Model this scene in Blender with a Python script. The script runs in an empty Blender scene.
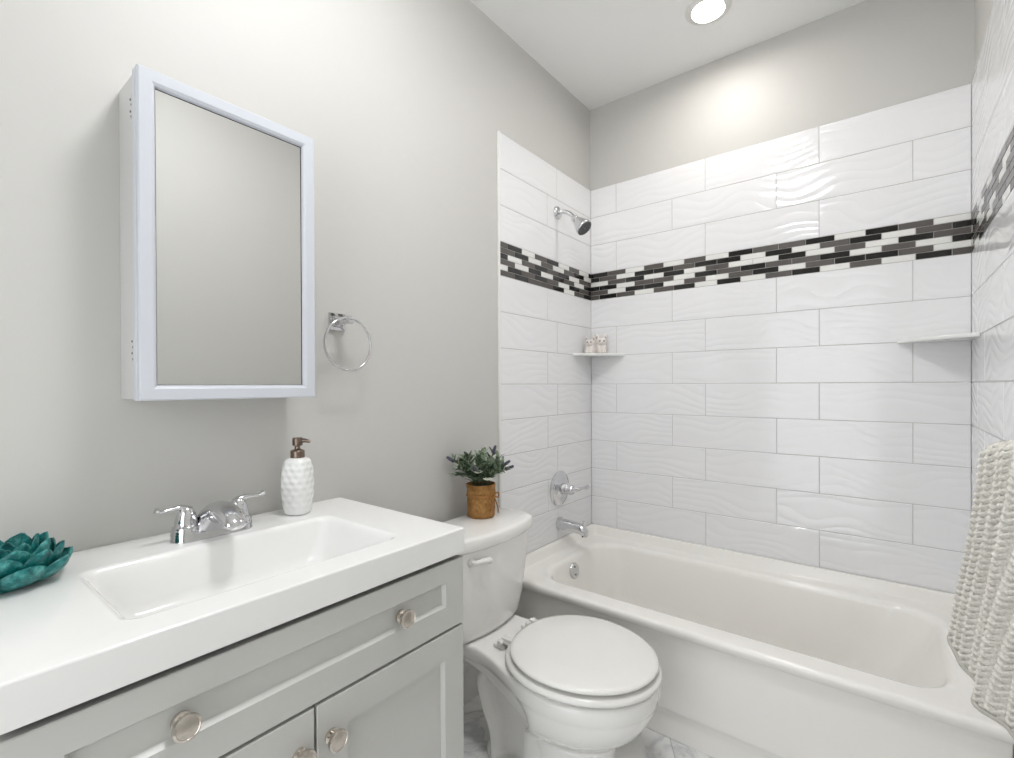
import bpy, bmesh, math, random
from mathutils import Vector, Matrix

# ------------------------------------------------------------------ camera, world, exposure
SC = bpy.context.scene
COL = SC.collection
PI = math.pi
CAM = Vector((1.28810, -2.36832, 1.2293))
yaw, pitch, roll, F_PX = 0.6625969, -0.0046302, -0.0039493, 482.27
fw = Vector((-math.sin(yaw) * math.cos(pitch), math.cos(yaw) * math.cos(pitch), math.sin(pitch)))
rt = Vector((math.cos(yaw), math.sin(yaw), 0.0))
up = rt.cross(fw)
rt, up = rt * math.cos(roll) + up * math.sin(roll), up * math.cos(roll) - rt * math.sin(roll)
cd = bpy.data.cameras.new('camera')
cd.sensor_fit = 'HORIZONTAL'
cd.sensor_width = 36.0
cd.lens = F_PX * 36.0 / 1014.0
cd.shift_x = -4.265 / 1014.0
cd.shift_y = 8.819 / 1014.0
cd.clip_start = 0.02
cam = bpy.data.objects.new('camera', cd)
M4 = Matrix((rt, up, -fw)).transposed().to_4x4()
M4.translation = CAM
cam.matrix_world = M4
COL.objects.link(cam)
SC.camera = cam

FILL_LIGHT = 0.6        # added world fill light, enters by the unseen doorway
world = bpy.data.worlds.new('world')
SC.world = world
world.use_nodes = True
world.node_tree.nodes['Background'].inputs[0].default_value = (0.95, 0.97, 1.0, 1)
world.node_tree.nodes['Background'].inputs[1].default_value = FILL_LIGHT

vs = SC.view_settings
vs.view_transform = 'Standard'
vs.look = 'None'
vs.gamma = 1.0
vs.use_curve_mapping = False
vs.exposure = 2.2

PANEL_POWER = 12.0      # emission strength of the square ceiling light in the middle of the room
SPOT_POWER = 25.0       # emission strength of the recessed light above the tub

# ------------------------------------------------------------------ materials
def lin(c):
    return tuple(((v / 255.0) / 12.92 if v <= 10 else (((v / 255.0) + 0.055) / 1.055) ** 2.4) for v in c) + (1.0,)

class N:
    """a small node-tree helper"""
    def __init__(self, name):
        self.m = bpy.data.materials.new(name)
        self.m.use_nodes = True
        self.t = self.m.node_tree
        self.b = self.t.nodes['Principled BSDF']
    def n(self, kind, **kw):
        nd = self.t.nodes.new(kind)
        for k, v in kw.items():
            if k.startswith('i_'):
                key = k[2:]
                nd.inputs[int(key) if key.isdigit() else key.replace('_', ' ')].default_value = v
            else:
                setattr(nd, k, v)
        return nd
    def l(self, a, b):
        self.t.links.new(a, b)
    def set(self, **kw):
        for k, v in kw.items():
            self.b.inputs[k.replace('_', ' ')].default_value = v
        return self
    def bump(self, height, strength=0.2, dist=0.01):
        bp = self.n('ShaderNodeBump')
        bp.inputs['Strength'].default_value = strength
        bp.inputs['Distance'].default_value = dist
        self.l(height, bp.inputs['Height'])
        self.l(bp.outputs['Normal'], self.b.inputs['Normal'])
    def obj(self):
        return self.n('ShaderNodeTexCoord').outputs['Object']

def simple(name, col, rough=0.4, metal=0.0, noise=None, **kw):
    x = N(name)
    x.set(Base_Color=lin(col), Roughness=rough, Metallic=metal, **kw)
    if noise:
        sc, st, ds = noise
        nz = x.n('ShaderNodeTexNoise', i_Scale=sc, i_Detail=3.0)
        x.l(x.obj(), nz.inputs['Vector'])
        x.bump(nz.outputs['Fac'], st, ds)
    return x.m

M = {}
M['wall'] = simple('wall_paint', (202, 201, 197), 0.55, noise=(220, 0.06, 0.002))
M['ceiling'] = simple('ceiling_paint', (248, 248, 246), 0.7, noise=(200, 0.05, 0.002))
M['grout'] = simple('grout', (178, 176, 171), 0.85, noise=(500, 0.2, 0.001))
M['acrylic'] = simple('tub_acrylic', (245, 243, 238), 0.14)
M['porcelain'] = simple('porcelain', (245, 244, 241), 0.07, Coat_Weight=0.3)
M['seat'] = simple('seat_plastic', (238, 237, 233), 0.16)
M['cabinet'] = simple('cabinet_paint', (198, 198, 194), 0.32, noise=(300, 0.03, 0.001))
M['dark'] = simple('gap_shade', (12, 12, 11), 1.0, Specular_IOR_Level=0.0)  # flat black that stands in for shade in narrow gaps
M['marble_top'] = simple('cultured_marble', (240, 240, 238), 0.13)
M['mframe'] = simple('frame_lacquer', (206, 210, 217), 0.3)
M['mbody'] = simple('cabinet_body_lacquer', (206, 206, 204), 0.35)
M['chrome'] = simple('chrome', (214, 214, 216), 0.05, 1.0)
M['nickel'] = simple('brushed_nickel', (206, 199, 190), 0.17, 1.0)
M['bronze'] = simple('bronze_pump', (130, 115, 104), 0.3, 1.0)
M['mirror'] = simple('mirror_glass', (230, 231, 230), 0.005, 1.0)
M['trim'] = simple('white_trim', (232, 231, 227), 0.3)
M['mblack'] = simple('black_glass', (30, 29, 28), 0.1)
M['mgrey'] = simple('grey_stone', (88, 84, 81), 0.25, noise=(60, 0.2, 0.002))
M['mwhite'] = simple('pale_glass', (234, 234, 230), 0.1)
M['rubber'] = simple('grey_rubber', (90, 90, 90), 0.5)
M['ceramic'] = simple('white_ceramic', (236, 237, 235), 0.16)
M['bisque'] = simple('bisque_ceramic', (226, 219, 213), 0.4)
M['bisque_dark'] = simple('taupe_glaze', (172, 160, 152), 0.4)
M['eye'] = simple('black_dot_paint', (25, 23, 22), 0.3)
M['soil'] = simple('dark_moss', (52, 58, 38), 0.9, noise=(300, 0.6, 0.004))
M['stem'] = simple('stem_green', (74, 92, 62), 0.6)
M['petal_white'] = simple('white_petals', (226, 230, 214), 0.6)
M['lavender'] = simple('lavender_buds', (82, 80, 98), 0.7)
M['twine'] = simple('twine', (168, 118, 66), 0.85, noise=(900, 0.6, 0.002))

TILE_RIPPLE = 0.0007
def wave_tile():
    x = N('wavy_white_tile')
    x.set(Base_Color=lin((237, 237, 238)), Roughness=0.09)
    co = x.obj()
    at = x.n('ShaderNodeAttribute', attribute_name='tile_offset')
    add = x.n('ShaderNodeVectorMath', operation='ADD')
    x.l(co, add.inputs[0]); x.l(at.outputs['Vector'], add.inputs[1])
    mp = x.n('ShaderNodeMapping')
    mp.inputs['Scale'].default_value = (4.2, 4.2, 7.0)
    x.l(add.outputs[0], mp.inputs['Vector'])
    nz = x.n('ShaderNodeTexNoise', i_Scale=1.0, i_Detail=0.5, i_Roughness=0.3)
    x.l(mp.outputs[0], nz.inputs['Vector'])
    sp = x.n('ShaderNodeSeparateXYZ')
    x.l(add.outputs[0], sp.inputs[0])
    zz = x.n('ShaderNodeMath', operation='MULTIPLY'); zz.inputs[1].default_value = 24.0
    x.l(sp.outputs['Z'], zz.inputs[0])
    wob = x.n('ShaderNodeMath', operation='MULTIPLY_ADD'); wob.inputs[1].default_value = 4.6
    x.l(nz.outputs['Fac'], wob.inputs[0]); x.l(zz.outputs[0], wob.inputs[2])
    ph = x.n('ShaderNodeMath', operation='MULTIPLY'); ph.inputs[1].default_value = PI
    x.l(wob.outputs[0], ph.inputs[0])
    sn = x.n('ShaderNodeMath', operation='SINE'); x.l(ph.outputs[0], sn.inputs[0])
    ab = x.n('ShaderNodeMath', operation='ABSOLUTE'); x.l(sn.outputs[0], ab.inputs[0])
    # long pressed ripples: rounded swells that meet in soft creases
    x.bump(ab.outputs[0], 1.0, TILE_RIPPLE)
    return x.m
M['tile'] = wave_tile()

def marble_floor():
    x = N('marble_floor_tile')
    co = x.obj()
    at = x.n('ShaderNodeAttribute', attribute_name='tile_offset')
    add = x.n('ShaderNodeVectorMath', operation='ADD')
    x.l(co, add.inputs[0]); x.l(at.outputs['Vector'], add.inputs[1])
    nz = x.n('ShaderNodeTexNoise', i_Scale=3.2, i_Detail=5.0, i_Roughness=0.55, i_Distortion=1.2)
    x.l(add.outputs[0], nz.inputs['Vector'])
    rp = x.n('ShaderNodeValToRGB')
    e = rp.color_ramp.elements
    e[0].position = 0.38; e[0].color = lin((238, 238, 236))
    e[1].position = 0.62; e[1].color = lin((240, 239, 237))
    for p, c in ((0.46, (234, 234, 233)), (0.5, (206, 207, 208)), (0.54, (234, 234, 233))):
        k = e.new(p); k.color = lin(c)
    x.l(nz.outputs['Fac'], rp.inputs[0])
    x.l(rp.outputs[0], x.b.inputs['Base Color'])
    x.set(Roughness=0.16)
    return x.m
M['floor'] = marble_floor()

def teal():
    x = N('teal_glaze')
    nz = x.n('ShaderNodeTexNoise', i_Scale=70.0, i_Detail=5.0, i_Roughness=0.65)
    x.l(x.obj(), nz.inputs['Vector'])
    rp = x.n('ShaderNodeValToRGB')
    e = rp.color_ramp.elements
    e[0].position = 0.32; e[0].color = lin((2, 70, 72))
    e[1].position = 0.70; e[1].color = lin((88, 170, 164))
    k = e.new(0.5); k.color = lin((14, 112, 110))
    x.l(nz.outputs['Fac'], rp.inputs[0]); x.l(rp.outputs[0], x.b.inputs['Base Color'])
    x.set(Roughness=0.35)
    x.bump(nz.outputs['Fac'], 0.35, 0.002)
    return x.m
M['teal'] = teal()

def burlap():
    x = N('burlap_wrap')
    w1 = x.n('ShaderNodeTexNoise', i_Scale=45.0, i_Detail=6.0, i_Roughness=0.7)
    x.l(x.obj(), w1.inputs['Vector'])
    rp = x.n('ShaderNodeValToRGB')
    e = rp.color_ramp.elements
    e[0].position = 0.3; e[0].color = lin((122, 82, 36))
    e[1].position = 0.7; e[1].color = lin((186, 140, 82))
    x.l(w1.outputs['Fac'], rp.inputs[0]); x.l(rp.outputs[0], x.b.inputs['Base Color'])
    x.set(Roughness=0.9)
    x.bump(w1.outputs['Fac'], 0.5, 0.004)
    return x.m
M['burlap'] = burlap()

def leafm():
    x = N('sage_leaves')
    w1 = x.n('ShaderNodeTexNoise', i_Scale=60.0, i_Detail=2.0)
    x.l(x.obj(), w1.inputs['Vector'])
    rp = x.n('ShaderNodeValToRGB')
    e = rp.color_ramp.elements
    e[0].position = 0.35; e[0].color = lin((56, 76, 56))
    e[1].position = 0.7; e[1].color = lin((140, 158, 128))
    x.l(w1.outputs['Fac'], rp.inputs[0]); x.l(rp.outputs[0], x.b.inputs['Base Color'])
    x.set(Roughness=0.55)
    return x.m
M['leaf'] = leafm()

def knit():
    x = N('knit_cotton')
    w1 = x.n('ShaderNodeTexNoise', i_Scale=260.0, i_Detail=3.0)
    x.l(x.obj(), w1.inputs['Vector'])
    rp = x.n('ShaderNodeValToRGB')
    e = rp.color_ramp.elements
    e[0].position = 0.3; e[0].color = lin((196, 193, 184))
    e[1].position = 0.7; e[1].color = lin((232, 229, 222))
    x.l(w1.outputs['Fac'], rp.inputs[0]); x.l(rp.outputs[0], x.b.inputs['Base Color'])
    x.set(Roughness=0.95)
    x.bump(w1.outputs['Fac'], 0.4, 0.002)
    return x.m
M['knit'] = knit()
M['hem'] = simple('hem_cotton', (182, 180, 172), 0.9, noise=(400, 0.4, 0.002))

def glow(name, col, strength):
    x = N(name)
    x.set(Base_Color=(0.8, 0.8, 0.8, 1), Roughness=0.5)
    x.b.inputs['Emission Color'].default_value = lin(col)
    x.b.inputs['Emission Strength'].default_value = strength
    return x.m
M['panel_glow'] = glow('lit_panel_diffuser', (252, 252, 254), PANEL_POWER)
M['spot_glow'] = glow('lit_downlight_lens', (255, 249, 243), SPOT_POWER)

# ------------------------------------------------------------------ mesh helpers
ORG = {}

class MB:
    def __init__(self):
        self.v = []; self.f = []; self.mi = []; self.attr = []
    def add(self, vs_, fs, mi=0, attr=(0.0, 0.0, 0.0)):
        o = len(self.v)
        self.v += [Vector(p) for p in vs_]
        for f in fs:
            self.f.append([i + o for i in f]); self.mi.append(mi); self.attr.append(attr)
        return self
    def bm(self, bm, mi=0, mat=None):
        bm.verts.index_update()
        vv = [(mat @ v.co if mat else v.co.copy()) for v in bm.verts]
        ff = [[v.index for v in f.verts] for f in bm.faces]
        bm.free()
        return self.add(vv, ff, mi)
    def box(self, x0, x1, y0, y1, z0, z1, bevel=0.0, seg=2, mi=0, mat=None):
        bm = bmesh.new()
        bmesh.ops.create_cube(bm, size=1.0)
        for v in bm.verts:
            v.co = Vector(((x0 + x1) / 2 + v.co.x * (x1 - x0), (y0 + y1) / 2 + v.co.y * (y1 - y0), (z0 + z1) / 2 + v.co.z * (z1 - z0)))
        if bevel:
            bmesh.ops.bevel(bm, geom=bm.edges[:], offset=bevel, segments=seg, affect='EDGES', profile=0.5)
        return self.bm(bm, mi, mat)
    def loft(self, rings, closed=True, cap0=False, cap1=False, mi=0):
        n = len(rings[0]); vv = [p for r in rings for p in r]; ff = []
        for i in range(len(rings) - 1):
            for j in range(n if closed else n - 1):
                k = (j + 1) % n
                ff.append([i * n + j, i * n + k, (i + 1) * n + k, (i + 1) * n + j])
        if cap0: ff.append(list(range(n))[::-1])
        if cap1: ff.append([(len(rings) - 1) * n + j for j in range(n)])
        return self.add(vv, ff, mi)
    def lathe(self, prof, mat=None, n=32, mi=0, cap0=True, cap1=True):
        rings = []
        for r, z in prof:
            ring = [Vector((r * math.cos(2 * PI * k / n), r * math.sin(2 * PI * k / n), z)) for k in range(n)]
            rings.append([mat @ p for p in ring] if mat else ring)
        return self.loft(rings, True, cap0, cap1, mi)
    def tube(self, path, rad, n=12, mi=0, closed=False, flat=1.0, upv=None):
        P = [Vector(p) for p in path]
        m = len(P)
        rr = rad if isinstance(rad, (list, tuple)) else [rad] * m
        rings = []; prev = None
        for i in range(m):
            if closed:
                d = (P[(i + 1) % m] - P[i - 1]).normalized()
            else:
                d = (P[min(i + 1, m - 1)] - P[max(i - 1, 0)]).normalized()
            a = Vector(upv) if upv else (prev if prev is not None else (Vector((0, 0, 1)) if abs(d.z) < 0.9 else Vector((1, 0, 0))))
            a = (a - d * a.dot(d)).normalized()
            b = d.cross(a); prev = a
            rings.append([P[i] + (a * math.cos(2 * PI * k / n) * flat + b * math.sin(2 * PI * k / n)) * rr[i] for k in range(n)])
        if closed:
            rings.append(rings[0])
            return self.loft(rings, True, False, False, mi)
        return self.loft(rings, True, True, True, mi)
    def ball(self, c, r, mi=0, seg=16, rings=10, mat=None):
        bm = bmesh.new()
        bmesh.ops.create_uvsphere(bm, u_segments=seg, v_segments=rings, radius=1.0)
        rx, ry, rz = r if isinstance(r, (tuple, list)) else (r, r, r)
        for v in bm.verts:
            v.co = Vector((v.co.x * rx, v.co.y * ry, v.co.z * rz))
        T = Matrix.Translation(Vector(c)) @ (mat if mat else Matrix.Identity(4))
        return self.bm(bm, mi, T)
    def build(self, name, mats, parent=None, org=None, smooth=40, use_attr=False, wn=False):
        if parent is not None:
            o3 = ORG[parent.name]
        else:
            o3 = Vector(org) if org is not None else Vector((0, 0, 0))
        me = bpy.data.meshes.new(name)
        me.from_pydata([v - o3 for v in self.v], [], self.f)
        bm = bmesh.new(); bm.from_mesh(me)
        if use_attr is False:
            bmesh.ops.remove_doubles(bm, verts=bm.verts, dist=1e-6)
        bmesh.ops.recalc_face_normals(bm, faces=bm.faces)
        bm.to_mesh(me); bm.free()
        mats = mats if isinstance(mats, (list, tuple)) else [mats]
        for m in mats: me.materials.append(M[m])
        if len(me.polygons) == len(self.mi):
            me.polygons.foreach_set('material_index', self.mi)
            if use_attr:
                a = me.attributes.new('tile_offset', 'FLOAT_VECTOR', 'FACE')
                a.data.foreach_set('vector', [c for t in self.attr for c in t])
        if smooth:
            me.polygons.foreach_set('use_smooth', [True] * len(me.polygons))
            me.set_sharp_from_angle(angle=math.radians(smooth))
        ob = bpy.data.objects.new(name, me)
        COL.objects.link(ob)
        if wn:
            w = ob.modifiers.new('flat_faces', 'WEIGHTED_NORMAL'); w.keep_sharp = True; w.weight = 100
        if parent is not None:
            ob.parent = parent
        else:
            ob.location = o3
        ORG[ob.name] = o3
        return ob

def tag(o, label, cat, group=None):
    o['label'] = label; o['category'] = cat
    if group: o['group'] = group
    return o

def thing(name, label, cat, loc, group=None):
    o = bpy.data.objects.new(name, None)
    o.empty_display_size = 0.05
    COL.objects.link(o)
    o.location = loc
    ORG[o.name] = Vector(loc)
    return tag(o, label, cat, group)

def struct(o):
    o['kind'] = 'structure'
    return o

def sstep(a, b, x):
    t = max(0.0, min(1.0, (x - a) / (b - a)))
    return t * t * (3 - 2 * t)

def rrect(x0, x1, y0, y1, r, z, ns=14, nc=10):
    """rounded rectangle, constant point count, counter-clockwise from the lower left"""
    pts = []
    cs = [(x0 + r, y0 + r, PI), (x1 - r, y0 + r, 1.5 * PI), (x1 - r, y1 - r, 0.0), (x0 + r, y1 - r, 0.5 * PI)]
    for i in range(4):
        cx, cy, a0 = cs[i]
        for k in range(nc + 1):
            a = a0 + 0.5 * PI * k / nc
            pts.append(Vector((cx + r * math.cos(a), cy + r * math.sin(a), z)))
        nx, ny, na = cs[(i + 1) % 4]
        p, q = pts[-1], Vector((nx + r * math.cos(na), ny + r * math.sin(na), z))
        for k in range(1, ns):
            pts.append(p.lerp(q, k / ns))
    return pts

def catmull(P, n=8):
    P = [Vector(p) for p in P]
    Q = [2 * P[0] - P[1]] + P + [2 * P[-1] - P[-2]]
    out = []
    for i in range(1, len(Q) - 2):
        for k in range(n):
            t = k / n
            a, b, c, d = Q[i - 1], Q[i], Q[i + 1], Q[i + 2]
            out.append(0.5 * ((2 * b) + (c - a) * t + (2 * a - 5 * b + 4 * c - d) * t * t + (3 * b - a - 3 * c + d) * t ** 3))
    out.append(P[-1])
    return out

def axis(origin, d, ref=(0, 0, 1)):
    """matrix whose local z runs along d"""
    d = Vector(d).normalized(); a = Vector(ref)
    if abs(a.dot(d)) > 0.95: a = Vector((1, 0, 0))
    x = (a - d * a.dot(d)).normalized(); y = d.cross(x)
    m = Matrix((x, y, d)).transposed().to_4x4(); m.translation = Vector(origin)
    return m

# ------------------------------------------------------------------ room shell
W, H, YF, T = 1.524, 2.748, -2.95, 0.009      # width between tile faces, height, front wall, tile thickness
Y_TILE = -0.788
wl = struct(MB().box(-0.12, -T, YF - 0.1, T + 0.1, -0.02, H + 0.02).build('wall_left', 'wall', smooth=0))
wb = struct(MB().box(-T, W + T, T, 0.12, -0.02, H + 0.02).build('wall_back', 'wall', smooth=0))
wr = struct(MB().box(W + T, W + 0.12, YF - 0.1, T + 0.1, -0.02, H + 0.02).build('wall_right', 'wall', smooth=0))
DX0, DX1, DZ = 0.36, 1.22, 2.05            # unseen opening added behind the camera to let the fill light in
wfm = MB()
wfm.box(-T, DX0, YF - 0.1, YF, -0.02, H + 0.02)
wfm.box(DX1, W + T, YF - 0.1, YF, -0.02, H + 0.02)
wfm.box(DX0, DX1, YF - 0.1, YF, DZ, H + 0.02)
wf = struct(wfm.build('wall_front', 'wall', smooth=0))
ce = struct(MB().box(-T, W + T, YF, T, H, H + 0.1).build('ceiling', 'ceiling', smooth=0))

# marble hexagon floor: slab of grout, bevelled hexagon tiles on it
def build_floor():
    base = struct(MB().box(-T, W + T, YF, T, -0.1, -0.0015).build('floor', 'grout', smooth=0))
    mb = MB(); rnd = random.Random(4)
    s, g = 0.150, 0.0012
    hgt = s * math.sqrt(3)
    vx, vy = 0.690, -0.712            # a corner where three tiles meet
    for i in range(-6, 9):
        for j in range(-14, 8):
            cx = vx + s + i * 1.5 * s
            cy = vy + j * hgt + (i % 2) * hgt / 2
            if not (-0.2 < cx < W + 0.2 and YF - 0.2 < cy < 0.2): continue
            ring = lambda r, z: [Vector((min(W + T, max(-T, cx + r * math.cos(PI / 3 * k))), min(T, max(YF, cy + r * math.sin(PI / 3 * k))), z)) for k in range(6)]
            r0 = s - g / math.cos(PI / 6)
            off = (rnd.uniform(0, 9), rnd.uniform(0, 9), rnd.uniform(0, 9))
            a, b, c = ring(r0, -0.0015), ring(r0, -0.0006), ring(r0 - 0.0007, 0.0)
            o = a + b + c
            fs = []
            for k in range(6):
                q = (k + 1) % 6
                fs += [[k, q, 6 + q, 6 + k], [6 + k, 6 + q, 12 + q, 12 + k]]
            fs.append([12 + k for k in range(6)])
            mb.add(o, fs, 0, off)
    mb.build('floor_tile', 'floor', parent=base, smooth=0, use_attr=True)
build_floor()

# wall tile
ROWP = 0.1535
ZT = 2.301
ZB1 = ZT - 3 * ROWP        # top of the mosaic band
ZB0 = ZB1 - 0.1446          # bottom of the mosaic band
rows = [(ZT - (k + 1) * ROWP, ZT - k * ROWP) for k in range(3)]
rows += [(ZB0 - (k + 1) * ROWP, ZB0 - k * ROWP) for k in range(8)]
ZTB = 0.4655             # lower edge of the tile
rows[-1] = (ZTB, rows[-1][1])

def slab(mb, to, s0, s1, z0, z1, gap, bev, mi, off, ends=()):
    """a tile with chamfered front; 'to' maps (along, out, z) into the room"""
    s0 += 0.0002 if s0 in ends else gap; s1 -= 0.0002 if s1 in ends else gap; z0 += gap; z1 -= gap
    if s1 - s0 < 0.004: return
    A = [(s0, -T, z0), (s1, -T, z0), (s1, -T, z1), (s0, -T, z1)]
    B = [(s0, -bev, z0), (s1, -bev, z0), (s1, -bev, z1), (s0, -bev, z1)]
    Cc = [(s0 + bev, 0, z0 + bev), (s1 - bev, 0, z0 + bev), (s1 - bev, 0, z1 - bev), (s0 + bev, 0, z1 - bev)]
    vv = [to(*p) for p in A + B + Cc]
    fs = [[8, 9, 10, 11]]
    for k in range(4):
        q = (k + 1) % 4
        fs += [[k, q, 4 + q, 4 + k], [4 + k, 4 + q, 8 + q, 8 + k]]
    mb.add(vv, fs, mi, off)

ROWS_BACK = ['BGWGWGWBGGBWBGW', 'BGWBBGBBWBWGBWGB', 'WGBWBWGWWBWGWBG', 'BBWGGWBGBGGBWGWB', 'GWBBWGWGBWGBBGW', 'GBGWGBWBWGBWGWBG']
ROWS_LEFT = ['GBWGBWGWB', 'GBWGWGBW', 'BWGBGBWGB', 'GWBWBGWB', 'WBGBGWBGB', 'GBGGBWGB']
ROWS_RIGHT = ['WGBGWBWGB', 'BWGBGWBG', 'GBWGBGWBW', 'BGGWBWGB', 'WBGBWGBGW', 'GWBGGBWG']

def tile_wall(wall, to, a, b, ja, jb, bricks, half_first, seed):
    """a..b along the wall; ja / jb a joint of the even / odd rows"""
    rnd = random.Random(seed)
    grout = MB()
    for z0, z1 in ((ZTB, ZT),):
        p = [to(a, -0.0016, z0), to(b, -0.0016, z0), to(b, -0.0016, z1), to(a, -0.0016, z1)]
        q = [to(a, -T, z0), to(b, -T, z0), to(b, -T, z1), to(a, -T, z1)]
        grout.add(p + q, [[0, 1, 2, 3], [4, 5, 6, 7], [0, 1, 5, 4], [1, 2, 6, 5], [2, 3, 7, 6], [3, 0, 4, 7]])
    grout.build('grout_bed', 'grout', parent=wall, smooth=0)
    mb = MB()
    for r, (z0, z1) in enumerate(rows):
        j = ja if r % 2 == 0 else jb
        L = 0.4572
        cuts = [a] + [c for c in (j + k * L for k in range(-4, 5)) if a + 0.006 < c < b - 0.006] + [b]
        for s0, s1 in zip(cuts, cuts[1:]):
            slab(mb, to, s0, s1, z0, z1, 0.0009, 0.0016, 0, (rnd.uniform(0, 20), rnd.uniform(0, 20), rnd.uniform(0, 20)), (a, b))
    mb.build('wall_tile', 'tile', parent=wall, smooth=0, use_attr=True)
    ms = MB()
    bh = (ZB1 - ZB0) / 6; bl = 0.1016
    for r in range(6):
        z1 = ZB1 - r * bh; z0 = z1 - bh
        hf = (r % 2 == 0) if half_first else (r % 2 == 1)
        s = a; seq = bricks[r]
        for k, ch in enumerate(seq):
            ln = bl / 2 if (k == 0 and hf) else bl
            e = min(b, s + ln)
            if k == len(seq) - 1: e = b
            slab(ms, to, s, e, z0, z1, 0.0011, 0.0007, 'BGW'.index(ch), (0, 0, 0), (a, b))
            s = e
            if s >= b - 0.003: break
    ms.build('mosaic_band', ['mblack', 'mgrey', 'mwhite'], parent=wall, smooth=0, use_attr=True)

tile_wall(wb, lambda s, o, z: Vector((s, -o, z)), 0.0, W, 0.150, 0.449, ROWS_BACK, False, 1)
tile_wall(wl, lambda s, o, z: Vector((o, s, z)), Y_TILE, 0.0, -0.345, -0.431, ROWS_LEFT, True, 2)
tile_wall(wr, lambda s, o, z: Vector((W - o, s, z)), Y_TILE, 0.0, -0.152, -0.300, ROWS_RIGHT, True, 3)

for k, x0 in ((1, -T), (2, W - 0.001)):
    t = MB().box(x0, x0 + T + 0.001, Y_TILE - 0.010, Y_TILE - 0.0005, ZTB, ZT + 0.001, 0.002, 2).build('trim_%d' % k, 'trim')
    struct(t)
# baseboards
def baseboard(name, x0, x1, sgn, y0, y1):
    mb = MB()
    prof = [(0, 0), (0.014, 0), (0.014, 0.115), (0.012, 0.128), (0.009, 0.134), (0.008, 0.151), (0.005, 0.162), (0, 0.168)]
    rings = []
    for y in (y0, y1):
        rings.append([Vector((x0 + sgn * px, y, pz + 0.0005)) for px, pz in prof])
    mb.loft(rings, True, True, True)
    return struct(mb.build(name, 'trim', smooth=30))
baseboard('baseboard_left', -T, 0, 1, -1.5460, -0.792)
baseboard('baseboard_right', W + T, 0, -1, YF, -0.792)

# ------------------------------------------------------------------ lights
def panel_light():
    cx, cy, s = 0.760, -1.68, 0.15
    t = thing('flush_ceiling_light', 'square flush white ceiling light in the middle of the room ceiling', 'ceiling light', (cx, cy, H))
    fr = MB()
    R = [rrect(cx - q, cx + q, cy - q, cy + q, rr, z, 2, 4) for q, rr, z in ((s, 0.012, H), (s, 0.012, H - 0.010), (s - 0.003, 0.010, H - 0.013), (s - 0.020, 0.008, H - 0.013))]
    fr.loft(R, True, True, True)
    fr.build('frame', 'trim', parent=t)
    i = s - 0.012
    dr = MB()
    dr.loft([rrect(cx - q, cx + q, cy - q, cy + q, rr, z, 2, 4) for q, rr, z in ((i, 0.012, H - 0.0125), (i, 0.012, H - 0.036), (i - 0.006, 0.010, H - 0.042))], True, False, True)
    dr.build('diffuser', 'panel_glow', parent=t)
panel_light()

def downlight():
    cx, cy = 0.717, -0.335
    t = thing('recessed_downlight', 'round white recessed light glowing in the ceiling above the tub', 'ceiling light', (cx, cy, H))
    mt = Matrix.Translation((cx, cy, H))
    MB().lathe([(0.087, 0.0), (0.087, -0.003), (0.084, -0.006), (0.066, -0.011), (0.062, -0.0105), (0.0585, -0.0005)], mt, 48, cap0=False, cap1=False).build('trim_ring', 'trim', parent=t)
    MB().lathe([(0.0575, -0.0005), (0.0575, -0.0015), (0.04, -0.0022), (0.0, -0.0025)], mt, 48, cap1=False).build('lens', 'spot_glow', parent=t)
downlight()

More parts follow.
